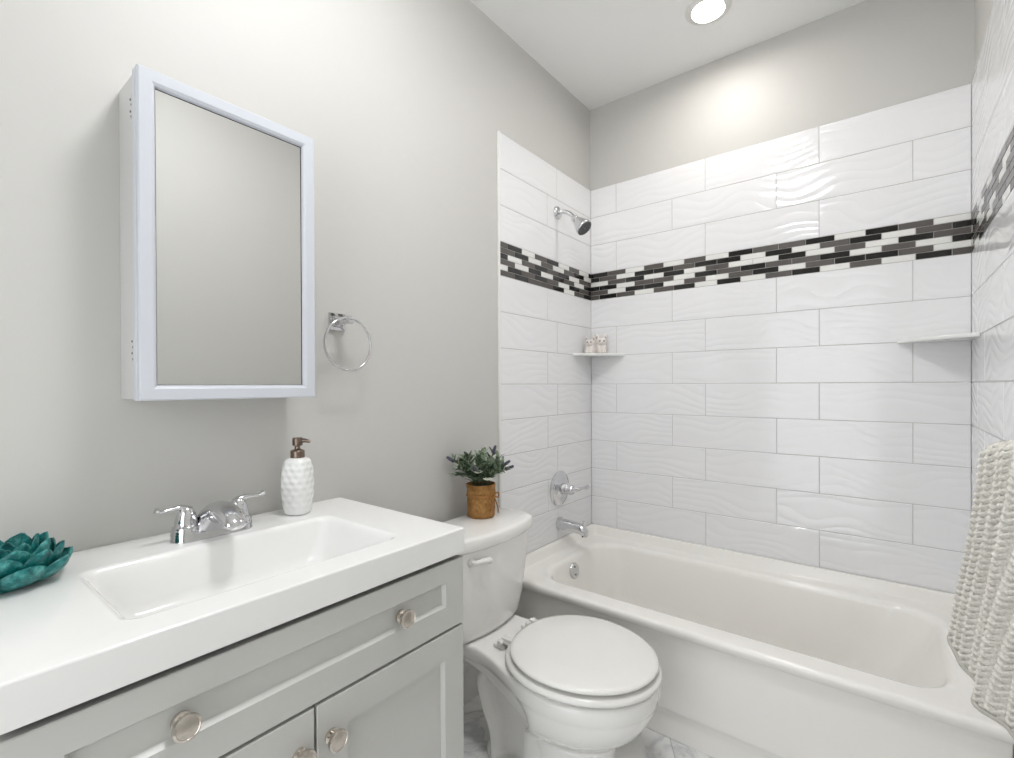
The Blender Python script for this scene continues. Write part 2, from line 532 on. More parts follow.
# ------------------------------------------------------------------ bathtub
def bathtub():
    t = thing('bathtub', 'white alcove bathtub along the tiled back wall with smooth front apron', 'bathtub', (0.76, -0.38, 0.0))
    mb = MB()
    X0, X1, Y1 = 0.0006, W - 0.0006, -0.0006
    ZD, ZF = 0.418, 0.4675
    def fl(p, zlow, zhigh):
        # tiling flange on the three wall sides, none on the front edge
        return zlow + (zhigh - zlow) * sstep(-0.748, -0.690, p.y)
    rings = []
    def outer(y0, z, r=0.006):
        rings.append(rrect(X0, X1, y0, Y1, r, z))
    outer(-0.712, 0.001); outer(-0.714, 0.080); outer(-0.720, 0.098); outer(-0.730, 0.112); outer(-0.744, 0.355)
    outer(-0.746, 0.372); outer(-0.758, 0.382); outer(-0.766, 0.391)
    rings.append(rrect(X0, X1, -0.771, Y1, 0.008, 0.402))
    R = rrect(X0, X1, -0.7695, Y1, 0.008, 0.412)
    for p in R: p.z = fl(p, 0.412, ZF - 0.004)
    rings.append(R)
    R = rrect(X0 + 0.002, X1 - 0.002, -0.764, Y1 - 0.002, 0.010, 0.418)
    for p in R: p.z = fl(p, ZD - 0.001, ZF)
    rings.append(R)
    R = rrect(X0 + 0.014, X1 - 0.014, -0.757, Y1 - 0.014, 0.014, 0.418)
    for p in R: p.z = fl(p, ZD + 0.0005, ZF - 0.001)
    rings.append(R)
    R = rrect(X0 + 0.021, X1 - 0.021, -0.750, Y1 - 0.021, 0.02, 0.418)
    for p in R: p.z = fl(p, ZD + 0.0005, ZF - 0.012)
    rings.append(R)
    R = rrect(X0 + 0.028, X1 - 0.028, -0.742, Y1 - 0.028, 0.03, ZD)
    for p in R: p.z = fl(p, ZD + 0.0005, ZD + 0.010)
    rings.append(R)
    R = rrect(X0 + 0.040, X1 - 0.040, -0.730, Y1 - 0.038, 0.045, ZD + 0.001); rings.append(R)
    # deck to inner lip
    rings.append(rrect(0.088, 1.452, -0.690, -0.076, 0.12, ZD))
    rings.append(rrect(0.100, 1.440, -0.680, -0.088, 0.125, ZD - 0.003))
    rings.append(rrect(0.109, 1.430, -0.672, -0.096, 0.13, ZD - 0.011))
    rings.append(rrect(0.114, 1.420, -0.668, -0.101, 0.135, ZD - 0.024))
    rings.append(rrect(0.130, 1.375, -0.660, -0.112, 0.145, 0.31))
    rings.append(rrect(0.146, 1.29, -0.648, -0.124, 0.15, 0.18))
    rings.append(rrect(0.163, 1.21, -0.634, -0.140, 0.15, 0.095))
    rings.append(rrect(0.193, 1.15, -0.604, -0.170, 0.14, 0.066))
    rings.append(rrect(0.243, 1.07, -0.554, -0.220, 0.11, 0.057))
    rings.append(rrect(0.40, 0.90, -0.43, -0.35, 0.03, 0.055))
    mb.loft(rings, True, True, True)
    mb.build('tub_shell', 'acrylic', parent=t, smooth=50, wn=True)
    # overflow plate on the sloping end wall under the spout
    ax = axis((0.1215, -0.400, 0.356), (0.97, 0, 0.14))
    ov = MB().lathe([(0.037, -0.004), (0.037, 0.004), (0.034, 0.008), (0.012, 0.009), (0.0, 0.009)], ax, 40, cap1=False)
    ovo = ov.build('overflow_plate', 'chrome', parent=t)
    for s in (-1, 1):
        MB().ball(ax @ Vector((s * 0.018, 0, 0.009)), 0.0045).build('screw', 'rubber', parent=ovo)
    MB().lathe([(0.033, 0.0), (0.033, 0.003), (0.028, 0.0045), (0.0, 0.0045)], Matrix.Translation((0.29, -0.39, 0.0573)), 32, cap1=False).build('drain', 'chrome', parent=t)
bathtub()

# ------------------------------------------------------------------ shower fittings on the left wall
def shower_head():
    y, z0 = -0.344, 2.082
    t = thing('showerhead', 'chrome shower head on a bent arm above the mosaic band', 'shower head', (0, y, z0))
    MB().lathe([(0.032, 0.0005), (0.032, 0.003), (0.027, 0.010), (0.014, 0.014)], axis((0, y, z0), (1, 0, 0)), 32).build('flange', 'chrome', parent=t)
    path = catmull([(0.004, y, z0), (0.040, y, z0 - 0.003), (0.075, y, z0 - 0.022), (0.100, y, z0 - 0.049)], 8)
    MB().tube(path, 0.0105, 14).build('arm', 'chrome', parent=t)
    d = Vector((0.68, 0.0, -0.73))
    a = axis((0.098, y, z0 - 0.047), d)
    hd = MB().lathe([(0.013, -0.006), (0.0175, -0.002), (0.0175, 0.010), (0.0165, 0.013), (0.021, 0.020), (0.027, 0.036), (0.033, 0.052), (0.0385, 0.064), (0.041, 0.070), (0.041, 0.080), (0.038, 0.084)], a, 36).build('head', 'chrome', parent=t)
    fc = MB().lathe([(0.0365, 0.0835), (0.035, 0.086), (0.0, 0.087)], a, 36, cap1=False)
    for rr, n in ((0.029, 16), (0.020, 11), (0.010, 6)):
        for k in range(n):
            fc.lathe([(0.0022, 0.086), (0.0016, 0.0895)], a @ Matrix.Translation((rr * math.cos(2 * PI * k / n), rr * math.sin(2 * PI * k / n), 0)), 6)
    fc.build('spray_face', 'rubber', parent=hd)
shower_head()

def shower_valve():
    y, z = -0.332, 0.718
    t = thing('shower_valve', 'round chrome shower valve with lever on the tile above the tub spout', 'shower valve', (0, y, z))
    MB().lathe([(0.087, 0.0005), (0.087, 0.003), (0.083, 0.007), (0.060, 0.012), (0.042, 0.016), (0.034, 0.018), (0.030, 0.020)], axis((0, y, z), (1, 0, 0)), 56).build('escutcheon', 'chrome', parent=t)
    a = axis((0, y, z), (1, 0, 0))
    hn = MB().lathe([(0.027, 0.014), (0.027, 0.050), (0.024, 0.056), (0.022, 0.058), (0.024, 0.060), (0.024, 0.074), (0.019, 0.082), (0.0, 0.084)], a, 32, cap1=False)
    path = catmull([(0.070, y, z), (0.095, y + 0.004, z + 0.004), (0.122, y + 0.006, z + 0.012), (0.148, y + 0.008, z + 0.020), (0.160, y + 0.009, z + 0.023)], 8)
    n = len(path)
    hn.tube(path, [0.016 - 0.0085 * sstep(0, 0.55, k / (n - 1)) + 0.0045 * sstep(0.6, 0.9, k / (n - 1)) for k in range(n)], 16)
    hn.build('lever', 'chrome', parent=t)
shower_valve()

def tub_spout():
    y, z = -0.334, 0.543
    t = thing('tub_spout', 'chrome tub spout projecting from the tile over the bathtub rim', 'faucet', (0, y, z))
    mb = MB(); rings = []
    prof = [(0.0005, 0.000, 0.031, 0.031), (0.008, 0.000, 0.031, 0.031), (0.010, 0.000, 0.028, 0.028), (0.05, -0.001, 0.0265, 0.0265), (0.09, -0.003, 0.0255, 0.0255), (0.118, -0.006, 0.0245, 0.0255), (0.134, -0.010, 0.0235, 0.0255), (0.147, -0.017, 0.022, 0.023), (0.154, -0.024, 0.019, 0.017), (0.1565, -0.029, 0.014, 0.010)]
    for x, dz, wy, wz in prof:
        rings.append([Vector((x, y + wy * math.copysign(abs(math.cos(a)) ** 0.8, math.cos(a)), z + dz + wz * math.copysign(abs(math.sin(a)) ** 0.8, math.sin(a)))) for a in (2 * PI * k / 28 for k in range(28))])
    mb.loft(rings, True, True, True)
    mb.build('spout_body', 'chrome', parent=t, smooth=50)
    MB().lathe([(0.004, 0.0), (0.004, 0.014), (0.0075, 0.016), (0.0085, 0.020), (0.006, 0.024), (0.0, 0.025)], Matrix.Translation((0.138, y, z + 0.011)), 16, cap1=False).build('diverter_knob', 'chrome', parent=t)
    MB().lathe([(0.0135, -0.004), (0.0135, 0.003), (0.009, 0.003), (0.009, -0.004)], axis((0.142, y, z - 0.036), (0.45, 0, -1)), 20).build('outlet', 'rubber', parent=t)
tub_spout()

# ------------------------------------------------------------------ corner shelves
def corner_shelf(cx, sx, r, label):
    z1 = 1.396; th = 0.013
    mb = MB()
    n = 24
    arc = []
    for k in range(n + 1):
        a = 0.5 * PI * k / n
        # shallow front edge, nearly straight between the two walls
        p = Vector((r * math.cos(a), r * math.sin(a)))
        q = Vector((r * (1 - k / n), r * k / n))
        e = q.lerp(p, 0.38)
        arc.append((cx + sx * e.x, -e.y))
    out = [(cx, -0.0)] + arc
    def ring(z, sh):
        return [Vector((cx + (x - cx) * sh + (0.0006 * sx), y * sh - 0.0006, z)) for x, y in out]
    mb.loft([ring(z1 - th, 0.985), ring(z1 - th + 0.003, 1.0), ring(z1 - 0.003, 1.0), ring(z1, 0.985)], True, True, True)
    tag(mb.build('corner_shelf', 'ceramic', org=(cx, 0, z1), smooth=40), label, 'shelf', 'tile corner shelves')
corner_shelf(0.0, 1, 0.200, 'white corner shelf holding two small figurines left of the tub')
corner_shelf(W, -1, 0.207, 'empty white corner shelf in the right back corner over the tub')

# ------------------------------------------------------------------ figurines
def figurine(x, y, s, turn, label, long_ears):
    z = 1.3962
    t = thing('animal_figurine', label, 'figurine', (x, y, z), 'ceramic animals on the corner shelf')
    Rm = Matrix.Translation((x, y, z)) @ Matrix.Rotation(turn, 4, 'Z') @ Matrix.Scale(s, 4)
    mb = MB()
    # seated body lathe, shoulders, then head; local +x faces the room
    mb.lathe([(0.0, 0.0), (0.019, 0.0), (0.023, 0.006), (0.024, 0.016), (0.021, 0.028), (0.016, 0.037), (0.0, 0.045)], Rm @ Matrix.Scale(1.12, 4, (0, 1, 0)), 24, cap0=False, cap1=False)
    mb.ball((0, 0, 0), (0.019, 0.023, 0.018), mat=Rm @ Matrix.Translation((0.004, 0, 0.050)), seg=24, rings=16)
    mb.ball((0, 0, 0), (0.009, 0.010, 0.007), mat=Rm @ Matrix.Translation((0.021, 0, 0.045)))
    for sg in (-1, 1):
        mb.ball((0, 0, 0), (0.011, 0.008, 0.006), mat=Rm @ Matrix.Translation((0.019, sg * 0.011, 0.006)))
        mb.tube([Rm @ Vector(p) for p in ((0.006, sg * 0.013, 0.036), (0.016, sg * 0.013, 0.024), (0.020, sg * 0.011, 0.010))], [0.008 * s, 0.0065 * s, 0.006 * s], 12)
    body = mb.build('body', 'bisque', parent=t)
    rm = body.modifiers.new('fuse', 'REMESH'); rm.mode = 'VOXEL'; rm.voxel_size = 0.0013; rm.use_smooth_shade = True
    for sg in (-1, 1):
        e = MB()
        L = 0.030 if long_ears else 0.022
        path = [Rm @ Vector((0.0, sg * 0.013, 0.060)), Rm @ Vector((-0.002, sg * 0.018, 0.060 + L * 0.5)), Rm @ Vector((-0.002, sg * 0.021, 0.060 + L))]
        e.tube(path, [0.0085 * s, 0.0075 * s, 0.002 * s], 12, flat=1.0)
        eo = e.build('ear', 'bisque', parent=t)
        MB().ball((0, 0, 0), (0.0022, 0.0045, 0.008), mat=Rm @ Matrix.Translation((0.0045, sg * 0.0172, 0.068))).build('inner_ear', 'bisque_dark', parent=eo)
        MB().ball((0, 0, 0), (0.0022, 0.0026, 0.0040), mat=Rm @ Matrix.Translation((0.0212, sg * 0.0085, 0.0535))).build('eye', 'eye', parent=t)
    MB().ball((0, 0, 0), (0.002, 0.003, 0.002), mat=Rm @ Matrix.Translation((0.0298, 0, 0.0475))).build('nose', 'bisque_dark', parent=t)
figurine(0.044, -0.092, 1.12, math.radians(-75), 'smaller pale ceramic animal figurine on the left of the corner shelf pair', False)
figurine(0.086, -0.050, 1.24, math.radians(-52), 'taller pale ceramic animal figurine with two dark dot eyes beside the smaller one', True)

# ------------------------------------------------------------------ toilet
def toilet():
    yc = -1.086
    DX, DZ = -0.0175, 0.0165
    lift = lambda z: z + DZ * sstep(0.0, 0.25, z)
    t = thing('toilet', 'white two-piece toilet with closed lid between vanity and bathtub', 'toilet', (0.36, yc, 0.0))
    def egg(x0, x1, w, z, hb=None, n=64, sq=2.0):
        """egg outline: widest a little behind the middle; hb squares off the back to that half width"""
        xm = x0 + (x1 - x0) * 0.46
        pts = []
        for k in range(n):
            a = 2 * PI * k / n
            c, s = math.cos(a), math.sin(a)
            if c >= 0:
                x = xm + (x1 - xm) * c; y = w * s
            else:
                x = xm + (xm - x0) * c; y = w * math.copysign(abs(s) ** (2.0 / sq), s)
            pts.append(Vector((x + DX, yc + y, lift(z))))
        return pts
    # bowl: rim + mounting ledge outline
    def rim(z, x0, xt, wl_, wmax, n=24):
        keys = [(0.0, wl_), (0.34, wl_ + (wmax - wl_) * 0.04), (0.98, wmax), (1.0, wmax)]
        xm = xt - 0.24
        half = []
        for k in range(n):
            s = k / n
            x = x0 + (xm - x0) * s
            for (a, p), (b, q) in zip(keys, keys[1:]):
                if a <= s <= b:
                    h = p + (q - p) * sstep(a, b, s); break
            half.append((x, h))
        for k in range(n + 1):
            a = 0.5 * PI * k / n
            half.append((xm + (xt - xm) * math.sin(a), wmax * math.cos(a)))
        right = [Vector((x + DX, yc + h, lift(z))) for x, h in half]
        left = [Vector((x + DX, yc - h, lift(z))) for x, h in half[:-1]][::-1]
        return right + left
    bowl = MB()
    R = [rim(0.04, 0.44, 0.684, 0.088, 0.112), rim(0.10, 0.44, 0.672, 0.086, 0.106), rim(0.155, 0.44, 0.674, 0.088, 0.107), rim(0.178, 0.435, 0.686, 0.092, 0.117), rim(0.192, 0.425, 0.708, 0.098, 0.136), rim(0.215, 0.405, 0.738, 0.108, 0.160),
         rim(0.245, 0.365, 0.766, 0.116, 0.182), rim(0.280, 0.30, 0.786, 0.120, 0.196), rim(0.306, 0.20, 0.796, 0.122, 0.202), rim(0.318, 0.12, 0.799, 0.124, 0.2035), rim(0.322, 0.09, 0.802, 0.128, 0.206), rim(0.344, 0.080, 0.804, 0.130, 0.2075), rim(0.357, 0.078, 0.804, 0.131, 0.2075), rim(0.3645, 0.082, 0.800, 0.127, 0.204), rim(0.366, 0.092, 0.790, 0.119, 0.196)]
    bowl.loft(R, True, True, True)
    bo = bowl.build('bowl', 'porcelain', parent=t, smooth=60)
    # pedestal: foot, front column and the S-shaped trapway
    ped = MB()
    ped.loft([egg(0.225, 0.690, 0.112, 0.0005, sq=3.2), egg(0.225, 0.690, 0.112, 0.020, sq=3.2), egg(0.235, 0.682, 0.104, 0.030, sq=3.2), egg(0.25, 0.676, 0.095, 0.034, sq=3.2)], True, True, True)
    ped.loft([egg(0.41, 0.684, 0.108, 0.02), egg(0.41, 0.672, 0.104, 0.07), egg(0.40, 0.672, 0.106, 0.12), egg(0.38, 0.682, 0.114, 0.17)], True, True, True)
    nv = len(ped.v)
    path = catmull([(0.50, yc, 0.150), (0.445, yc, 0.200), (0.385, yc, 0.262), (0.315, yc, 0.296), (0.262, yc, 0.282), (0.238, yc, 0.228), (0.258, yc, 0.160), (0.290, yc, 0.095), (0.298, yc, 0.012)], 8)
    n = len(path)
    ped.tube(path, [0.036 + 0.004 * sstep(0.3, 0.55, k / (n - 1)) for k in range(n)], 28, flat=2.4, upv=(0, 1, 0))
    ped.box(0.25, 0.46, yc - 0.060, yc + 0.060, 0.02, 0.31, 0.02, 3)
    ped.box(0.13, 0.33, yc - 0.085, yc + 0.085, 0.285, 0.338, 0.022, 3)
    for v in ped.v[nv:]:
        v.x += DX; v.z = lift(v.z)
    po = ped.build('pedestal', 'porcelain', parent=t, smooth=60)
    rm = po.modifiers.new('fuse', 'REMESH'); rm.mode = 'VOXEL'; rm.voxel_size = 0.0045; rm.use_smooth_shade = True
    sm = po.modifiers.new('soften', 'SMOOTH'); sm.factor = 0.6; sm.iterations = 5
    for s in (-1, 1):
        MB().lathe([(0.013, 0.0), (0.013, 0.006), (0.011, 0.014), (0.006, 0.019), (0.0, 0.020)], Matrix.Translation((0.375 + DX, yc + s * 0.092, 0.031)), 20, cap1=False).build('bolt_cap', 'seat', parent=t)
    # seat and lid, held apart by small bumpers so that a dark line runs round each
    st = MB()
    def ring_at(x0, x1, w, z): return egg(x0, x1, w, z, sq=2.2)
    st.loft([ring_at(0.350, 0.798, 0.203, 0.3740), ring_at(0.341, 0.808, 0.212, 0.3758), ring_at(0.338, 0.811, 0.215, 0.381), ring_at(0.341, 0.808, 0.212, 0.389), ring_at(0.350, 0.799, 0.203, 0.3930), ring_at(0.375, 0.775, 0.180, 0.3938)], True, True, True)
    st.build('seat', 'seat', parent=t, smooth=70)
    ld = MB()
    ld.loft([ring_at(0.368, 0.790, 0.195, 0.4030), ring_at(0.358, 0.799, 0.205, 0.4044), ring_at(0.3555, 0.8015, 0.207, 0.4078), ring_at(0.358, 0.799, 0.205, 0.4133), ring_at(0.370, 0.788, 0.194, 0.4173), ring_at(0.46, 0.70, 0.115, 0.4196), ring_at(0.572, 0.582, 0.005, 0.4203)], True, True, True)
    ld.build('lid', 'seat', parent=t, smooth=70)
    for s in (-1, 1):
        for bx in (0.42, 0.70):
            MB().lathe([(0.008, 0.3925), (0.008, 0.4035)], Matrix.Translation((bx + DX, yc + s * 0.12, DZ)), 14).build('bumper', 'rubber', parent=t)
            MB().lathe([(0.008, 0.3650), (0.008, 0.3740)], Matrix.Translation((bx + DX, yc + s * 0.145, DZ)), 14).build('bumper', 'rubber', parent=t)
    for s in (-1, 1):
        h = MB().box(0.296, 0.338, yc + s * 0.075 - 0.016, yc + s * 0.075 + 0.016, 0.3655, 0.380, 0.004, 3)
        h.tube([(0.328, yc + s * 0.075 - 0.024, 0.390), (0.328, yc + s * 0.075 + 0.024, 0.390)], 0.0085, 16)
        h.box(0.324, 0.380, yc + s * 0.075 - 0.011, yc + s * 0.075 + 0.011, 0.3845, 0.3945, 0.003, 2)
        h.box(0.324, 0.385, yc + s * 0.075 - 0.009, yc + s * 0.075 + 0.009, 0.3935, 0.4035, 0.003, 2)
        for v in h.v:
            v.x += DX; v.z += DZ
        h.build('hinge', 'seat', parent=t)
    # tank: tapered towards the bottom with a bowed front
    yt = -1.092
    def tank_ring(xb, xf, bow, wb_, r, z):
        pts = rrect(xb, xf, yt - wb_, yt + wb_, r, z, 14, 8)
        for p in pts:
            f = (p.x - xb) / (xf - xb)
            p.x += bow * f * (1 - ((p.y - yt) / wb_) ** 2)
        return pts
    tk = MB()
    tk.loft([tank_ring(0.050, 0.176, 0.026, 0.142, 0.03, 0.3835), tank_ring(0.044, 0.190, 0.030, 0.164, 0.035, 0.387), tank_ring(0.042, 0.196, 0.032, 0.172, 0.035, 0.402), tank_ring(0.040, 0.204, 0.034, 0.188, 0.03, 0.47), tank_ring(0.038, 0.212, 0.036, 0.203, 0.028, 0.59), tank_ring(0.036, 0.217, 0.038, 0.213, 0.026, 0.694)], True, True, True)
    tk.build('tank', 'porcelain', parent=t, smooth=60)
    tl = MB()
    tl.loft([tank_ring(0.036, 0.217, 0.038, 0.213, 0.026, 0.6965), tank_ring(0.030, 0.224, 0.040, 0.220, 0.028, 0.6985), tank_ring(0.028, 0.227, 0.041, 0.223, 0.03, 0.704), tank_ring(0.028, 0.227, 0.041, 0.223, 0.03, 0.732), tank_ring(0.030, 0.224, 0.040, 0.220, 0.03, 0.740), tank_ring(0.038, 0.214, 0.038, 0.212, 0.03, 0.7435)], True, True, True)
    tl.build('tank_lid', 'porcelain', parent=t, smooth=60)
    # flush lever on the front, vanity side
    fh = MB().lathe([(0.014, 0.0), (0.014, 0.006), (0.009, 0.010)], axis((0.2335, yt - 0.140, 0.662), (1, -0.12, 0)), 20)
    fpath = catmull([(0.245, yt - 0.142, 0.664), (0.256, yt - 0.140, 0.665), (0.260, yt - 0.122, 0.664), (0.259, yt - 0.100, 0.661), (0.257, yt - 0.076, 0.656)], 6)
    m = len(fpath)
    fh.tube(fpath, [0.009 + 0.005 * sstep(0.3, 1, k / (m - 1)) for k in range(m)], 14, flat=0.8)
    fh.build('flush_lever', 'seat', parent=t)
toilet()

# ------------------------------------------------------------------ vanity
XF = 0.503          # front plane of the doors
YV0, YV1 = -2.300, -1.548
def shaker(mb, x0, x1, y0, y1, z0, z1, rail_y, rail_b, rail_t):
    """shaker front: frame around a recessed panel, front face at x1"""
    b = 0.0015
    def ring(ya, yb, za, zb, x):
        return [Vector((x, ya, za)), Vector((x, yb, za)), Vector((x, yb, zb)), Vector((x, ya, zb))]
    iy0, iy1, iz0, iz1 = y0 + rail_y, y1 - rail_y, z0 + rail_b, z1 - rail_t
    d = 0.009
    mb.loft([ring(y0, y1, z0, z1, x0), ring(y0, y1, z0, z1, x1 - b), ring(y0 + b, y1 - b, z0 + b, z1 - b, x1),
             ring(iy0, iy1, iz0, iz1, x1), ring(iy0 + 0.006, iy1 - 0.006, iz0 + 0.006, iz1 - 0.006, x1 - d)], True, True, True)

def knob(y, z, parent):
    a = axis((XF, y, z), (1, 0, 0))
    return MB().lathe([(0.0135, -0.002), (0.0135, 0.003), (0.0085, 0.006), (0.0085, 0.012), (0.0135, 0.0145), (0.0178, 0.017), (0.0186, 0.020), (0.0180, 0.0238), (0.0150, 0.0256), (0.0143, 0.0246), (0.0080, 0.0258), (0.0, 0.0262)], a, 36, cap1=False).build('knob', 'nickel', parent=parent)

def vanity():
    t = thing('vanity_cabinet', 'grey shaker vanity cabinet with one wide drawer over two doors', 'cabinet', (0.24, (YV0 + YV1) / 2, 0.0))
    c = MB()
    ax0, ax1, ay0, ay1 = -T + 0.0006, XF - 0.021, YV0 + 0.002, YV1 - 0.002
    c.loft([rrect(ax0, ax1, ay0, ay1, 0.0008, 0.10, 1, 1), rrect(ax0, ax1, ay0, ay1, 0.0008, 0.8385, 1, 1), rrect(ax0 + 0.016, ax1 - 0.016, ay0 + 0.016, ay1 - 0.016, 0.0008, 0.8385, 1, 1), rrect(ax0 + 0.016, ax1 - 0.016, ay0 + 0.016, ay1 - 0.016, 0.0008, 0.116, 1, 1)], True, True, True)
    c.box(-T + 0.0006, XF - 0.09, YV0 + 0.004, YV1 - 0.004, 0.0005, 0.0995)
    c.build('body', 'cabinet', parent=t, smooth=0)
    # black sheet behind drawer and doors, paints the shade in their gaps
    MB().box(XF - 0.0205, XF - 0.0195, YV0 + 0.004, YV1 - 0.004, 0.105, 0.8375).build('gap_shade_sheet', 'dark', parent=t, smooth=0)
    d = MB(); shaker(d, XF - 0.019, XF, YV0, YV1, 0.6765, 0.8295, 0.056, 0.054, 0.045)
    do = d.build('drawer', 'cabinet', parent=t, smooth=0)
    knob(-1.731, 0.758, do); knob(-2.121, 0.758, do)
    seam = -1.919
    for y0, y1, ky in ((seam + 0.0024, YV1, -1.889), (YV0, seam - 0.0024, -1.949)):
        e = MB(); shaker(e, XF - 0.019, XF, y0, y1, 0.112, 0.6705, 0.060, 0.060, 0.060)
        eo = e.build('door', 'cabinet', parent=t, smooth=0)
        knob(ky, 0.604, eo)
vanity()

def vanity_top():
    t = thing('sink_countertop', 'white one-piece vanity worktop with integrated rectangular basin', 'worktop', (0.24, -1.924, 0.840))
    mb = MB()
    zt, zb = 0.897, 0.840
    x0, x1, y0, y1 = -T + 0.0006, 0.506, -2.304, -1.544
    bx0, bx1, by0, by1 = 0.150, 0.432, -2.164, -1.685
    rings = [rrect(x0 + 0.001, x1 - 0.001, y0 + 0.001, y1 - 0.001, 0.004, zb), rrect(x0, x1, y0, y1, 0.004, zb + 0.001), rrect(x0, x1, y0, y1, 0.005, zt - 0.004), rrect(x0 + 0.0012, x1 - 0.0012, y0 + 0.0012, y1 - 0.0012, 0.005, zt - 0.0012), rrect(x0 + 0.004, x1 - 0.004, y0 + 0.004, y1 - 0.004, 0.005, zt)]
    rings += [rrect(bx0 - 0.010, bx1 + 0.010, by0 - 0.010, by1 + 0.010, 0.030, zt), rrect(bx0 - 0.005, bx1 + 0.005, by0 - 0.005, by1 + 0.005, 0.028, zt - 0.0012), rrect(bx0, bx1, by0, by1, 0.026, zt - 0.0045), rrect(bx0 + 0.004, bx1 - 0.004, by0 + 0.006, by1 - 0.006, 0.024, zt - 0.012),
              rrect(bx0 + 0.010, bx1 - 0.014, by0 + 0.018, by1 - 0.018, 0.022, zt - 0.040), rrect(bx0 + 0.018, bx1 - 0.024, by0 + 0.032, by1 - 0.032, 0.028, zt - 0.078), rrect(bx0 + 0.027, bx1 - 0.034, by0 + 0.044, by1 - 0.044, 0.03, zt - 0.094), rrect(bx0 + 0.042, bx1 - 0.050, by0 + 0.062, by1 - 0.062, 0.03, zt - 0.102), rrect(bx0 + 0.11, bx1 - 0.12, by0 + 0.20, by1 - 0.20, 0.018, zt - 0.106)]
    mb.loft(rings, True, False, True)
    mb.build('top', 'marble_top', parent=t, smooth=45, wn=True)
    MB().lathe([(0.022, 0.0), (0.022, 0.002), (0.018, 0.003), (0.017, 0.001), (0.0, 0.0015)], Matrix.Translation((0.290, -1.923, zt - 0.1062)), 28, cap1=False).build('drain', 'chrome', parent=t)
vanity_top()

def basin_faucet():
    yc, xc, z = -1.925, 0.086, 0.8972
    t = thing('basin_faucet', 'chrome two-handle faucet on the white vanity top behind the basin', 'faucet', (xc, yc, z))
    b = MB()
    rings = []
    for sc_, zz in ((1.0, 0.0002), (1.0, 0.003), (0.97, 0.005), (0.97, 0.014), (0.93, 0.018), (0.80, 0.0195)):
        hx, hy = 0.030 * sc_, 0.083 - 0.030 * (1 - sc_)
        rings.append(rrect(xc - hx, xc + hx, yc - hy, yc + hy, hx * 0.98, z + zz, 8, 12))
    b.loft(rings, True, True, True)
    b.build('base_plate', 'chrome', parent=t, smooth=50)
    # spout: broad foot that sweeps up to a domed head and comes forward over the basin
    s = MB(); rings = []
    path = [(-0.020, 0.010, 0.040, 0.012), (-0.012, 0.024, 0.037, 0.018), (0.002, 0.040, 0.033, 0.024), (0.026, 0.053, 0.029, 0.025), (0.058, 0.059, 0.0275, 0.0215), (0.088, 0.055, 0.0255, 0.018), (0.110, 0.046, 0.0235, 0.014), (0.122, 0.039, 0.020, 0.011), (0.127, 0.035, 0.011, 0.006)]
    P = catmull([(xc + a, 0, c) for a, c, _, _ in path], 6)
    Wd = catmull([(w, h, 0) for _, _, w, h in path], 6)
    for i, p in enumerate(P):
        d = (P[min(i + 1, len(P) - 1)] - P[max(i - 1, 0)]).normalized()
        nrm = Vector((-d.z, 0, d.x))
        rings.append([Vector((p.x, yc, z + p.z)) + Vector((0, 1, 0)) * Wd[i].x * math.cos(a) + nrm * Wd[i].y * math.sin(a) for a in (2 * PI * k / 28 for k in range(28))])
    s.loft(rings, True, True, True)
    fl = []
    for z_, cx_, rx, ry in ((0.014, 0.006, 0.026, 0.048), (0.020, 0.008, 0.0255, 0.045), (0.034, 0.016, 0.027, 0.035), (0.050, 0.028, 0.029, 0.028), (0.062, 0.044, 0.026, 0.023), (0.068, 0.054, 0.012, 0.012)):
        fl.append([Vector((xc + cx_ + rx * math.cos(a), yc + ry * math.sin(a), z + z_)) for a in (2 * PI * k / 28 for k in range(28))])
    s.loft(fl, True, True, True)
    s.lathe([(0.012, 0.0), (0.012, 0.012), (0.009, 0.012), (0.009, 0.004)], axis((xc + 0.108, yc, z + 0.040), (0.25, 0, -1)), 20)
    s.build('spout', 'chrome', parent=t, smooth=60)
    for sg in (-1, 1):
        hy = yc + sg * 0.0530
        h = MB().lathe([(0.0280, 0.015), (0.0280, 0.024), (0.0262, 0.0265), (0.0262, 0.030), (0.0225, 0.032), (0.0215, 0.041), (0.0192, 0.052), (0.0160, 0.061), (0.0118, 0.0685), (0.0065, 0.0725), (0.0, 0.0735)], Matrix.Translation((xc, hy, z)), 32, cap1=False)
        pp = catmull([(xc, hy - sg * 0.008, z + 0.064), (xc + 0.001, hy + sg * 0.012, z + 0.0715), (xc + 0.002, hy + sg * 0.030, z + 0.0715), (xc + 0.003, hy + sg * 0.046, z + 0.0700), (xc + 0.004, hy + sg * 0.053, z + 0.0730), (xc + 0.004, hy + sg * 0.0575, z + 0.0750)], 7)
        m = len(pp)
        rr = [0.0100 - 0.0050 * sstep(0, 0.5, k / (m - 1)) + 0.0030 * sstep(0.65, 0.92, k / (m - 1)) for k in range(m)]
        h.tube(pp, rr, 14, flat=0.75)
        h.build('handle', 'chrome', parent=t, smooth=60)
    MB().lathe([(0.0028, 0.016), (0.0028, 0.042), (0.0055, 0.044), (0.0065, 0.048), (0.005, 0.052), (0.0, 0.053)], Matrix.Translation((xc - 0.022, yc - 0.036, z)), 16, cap1=False).build('lift_rod', 'chrome', parent=t)
basin_faucet()

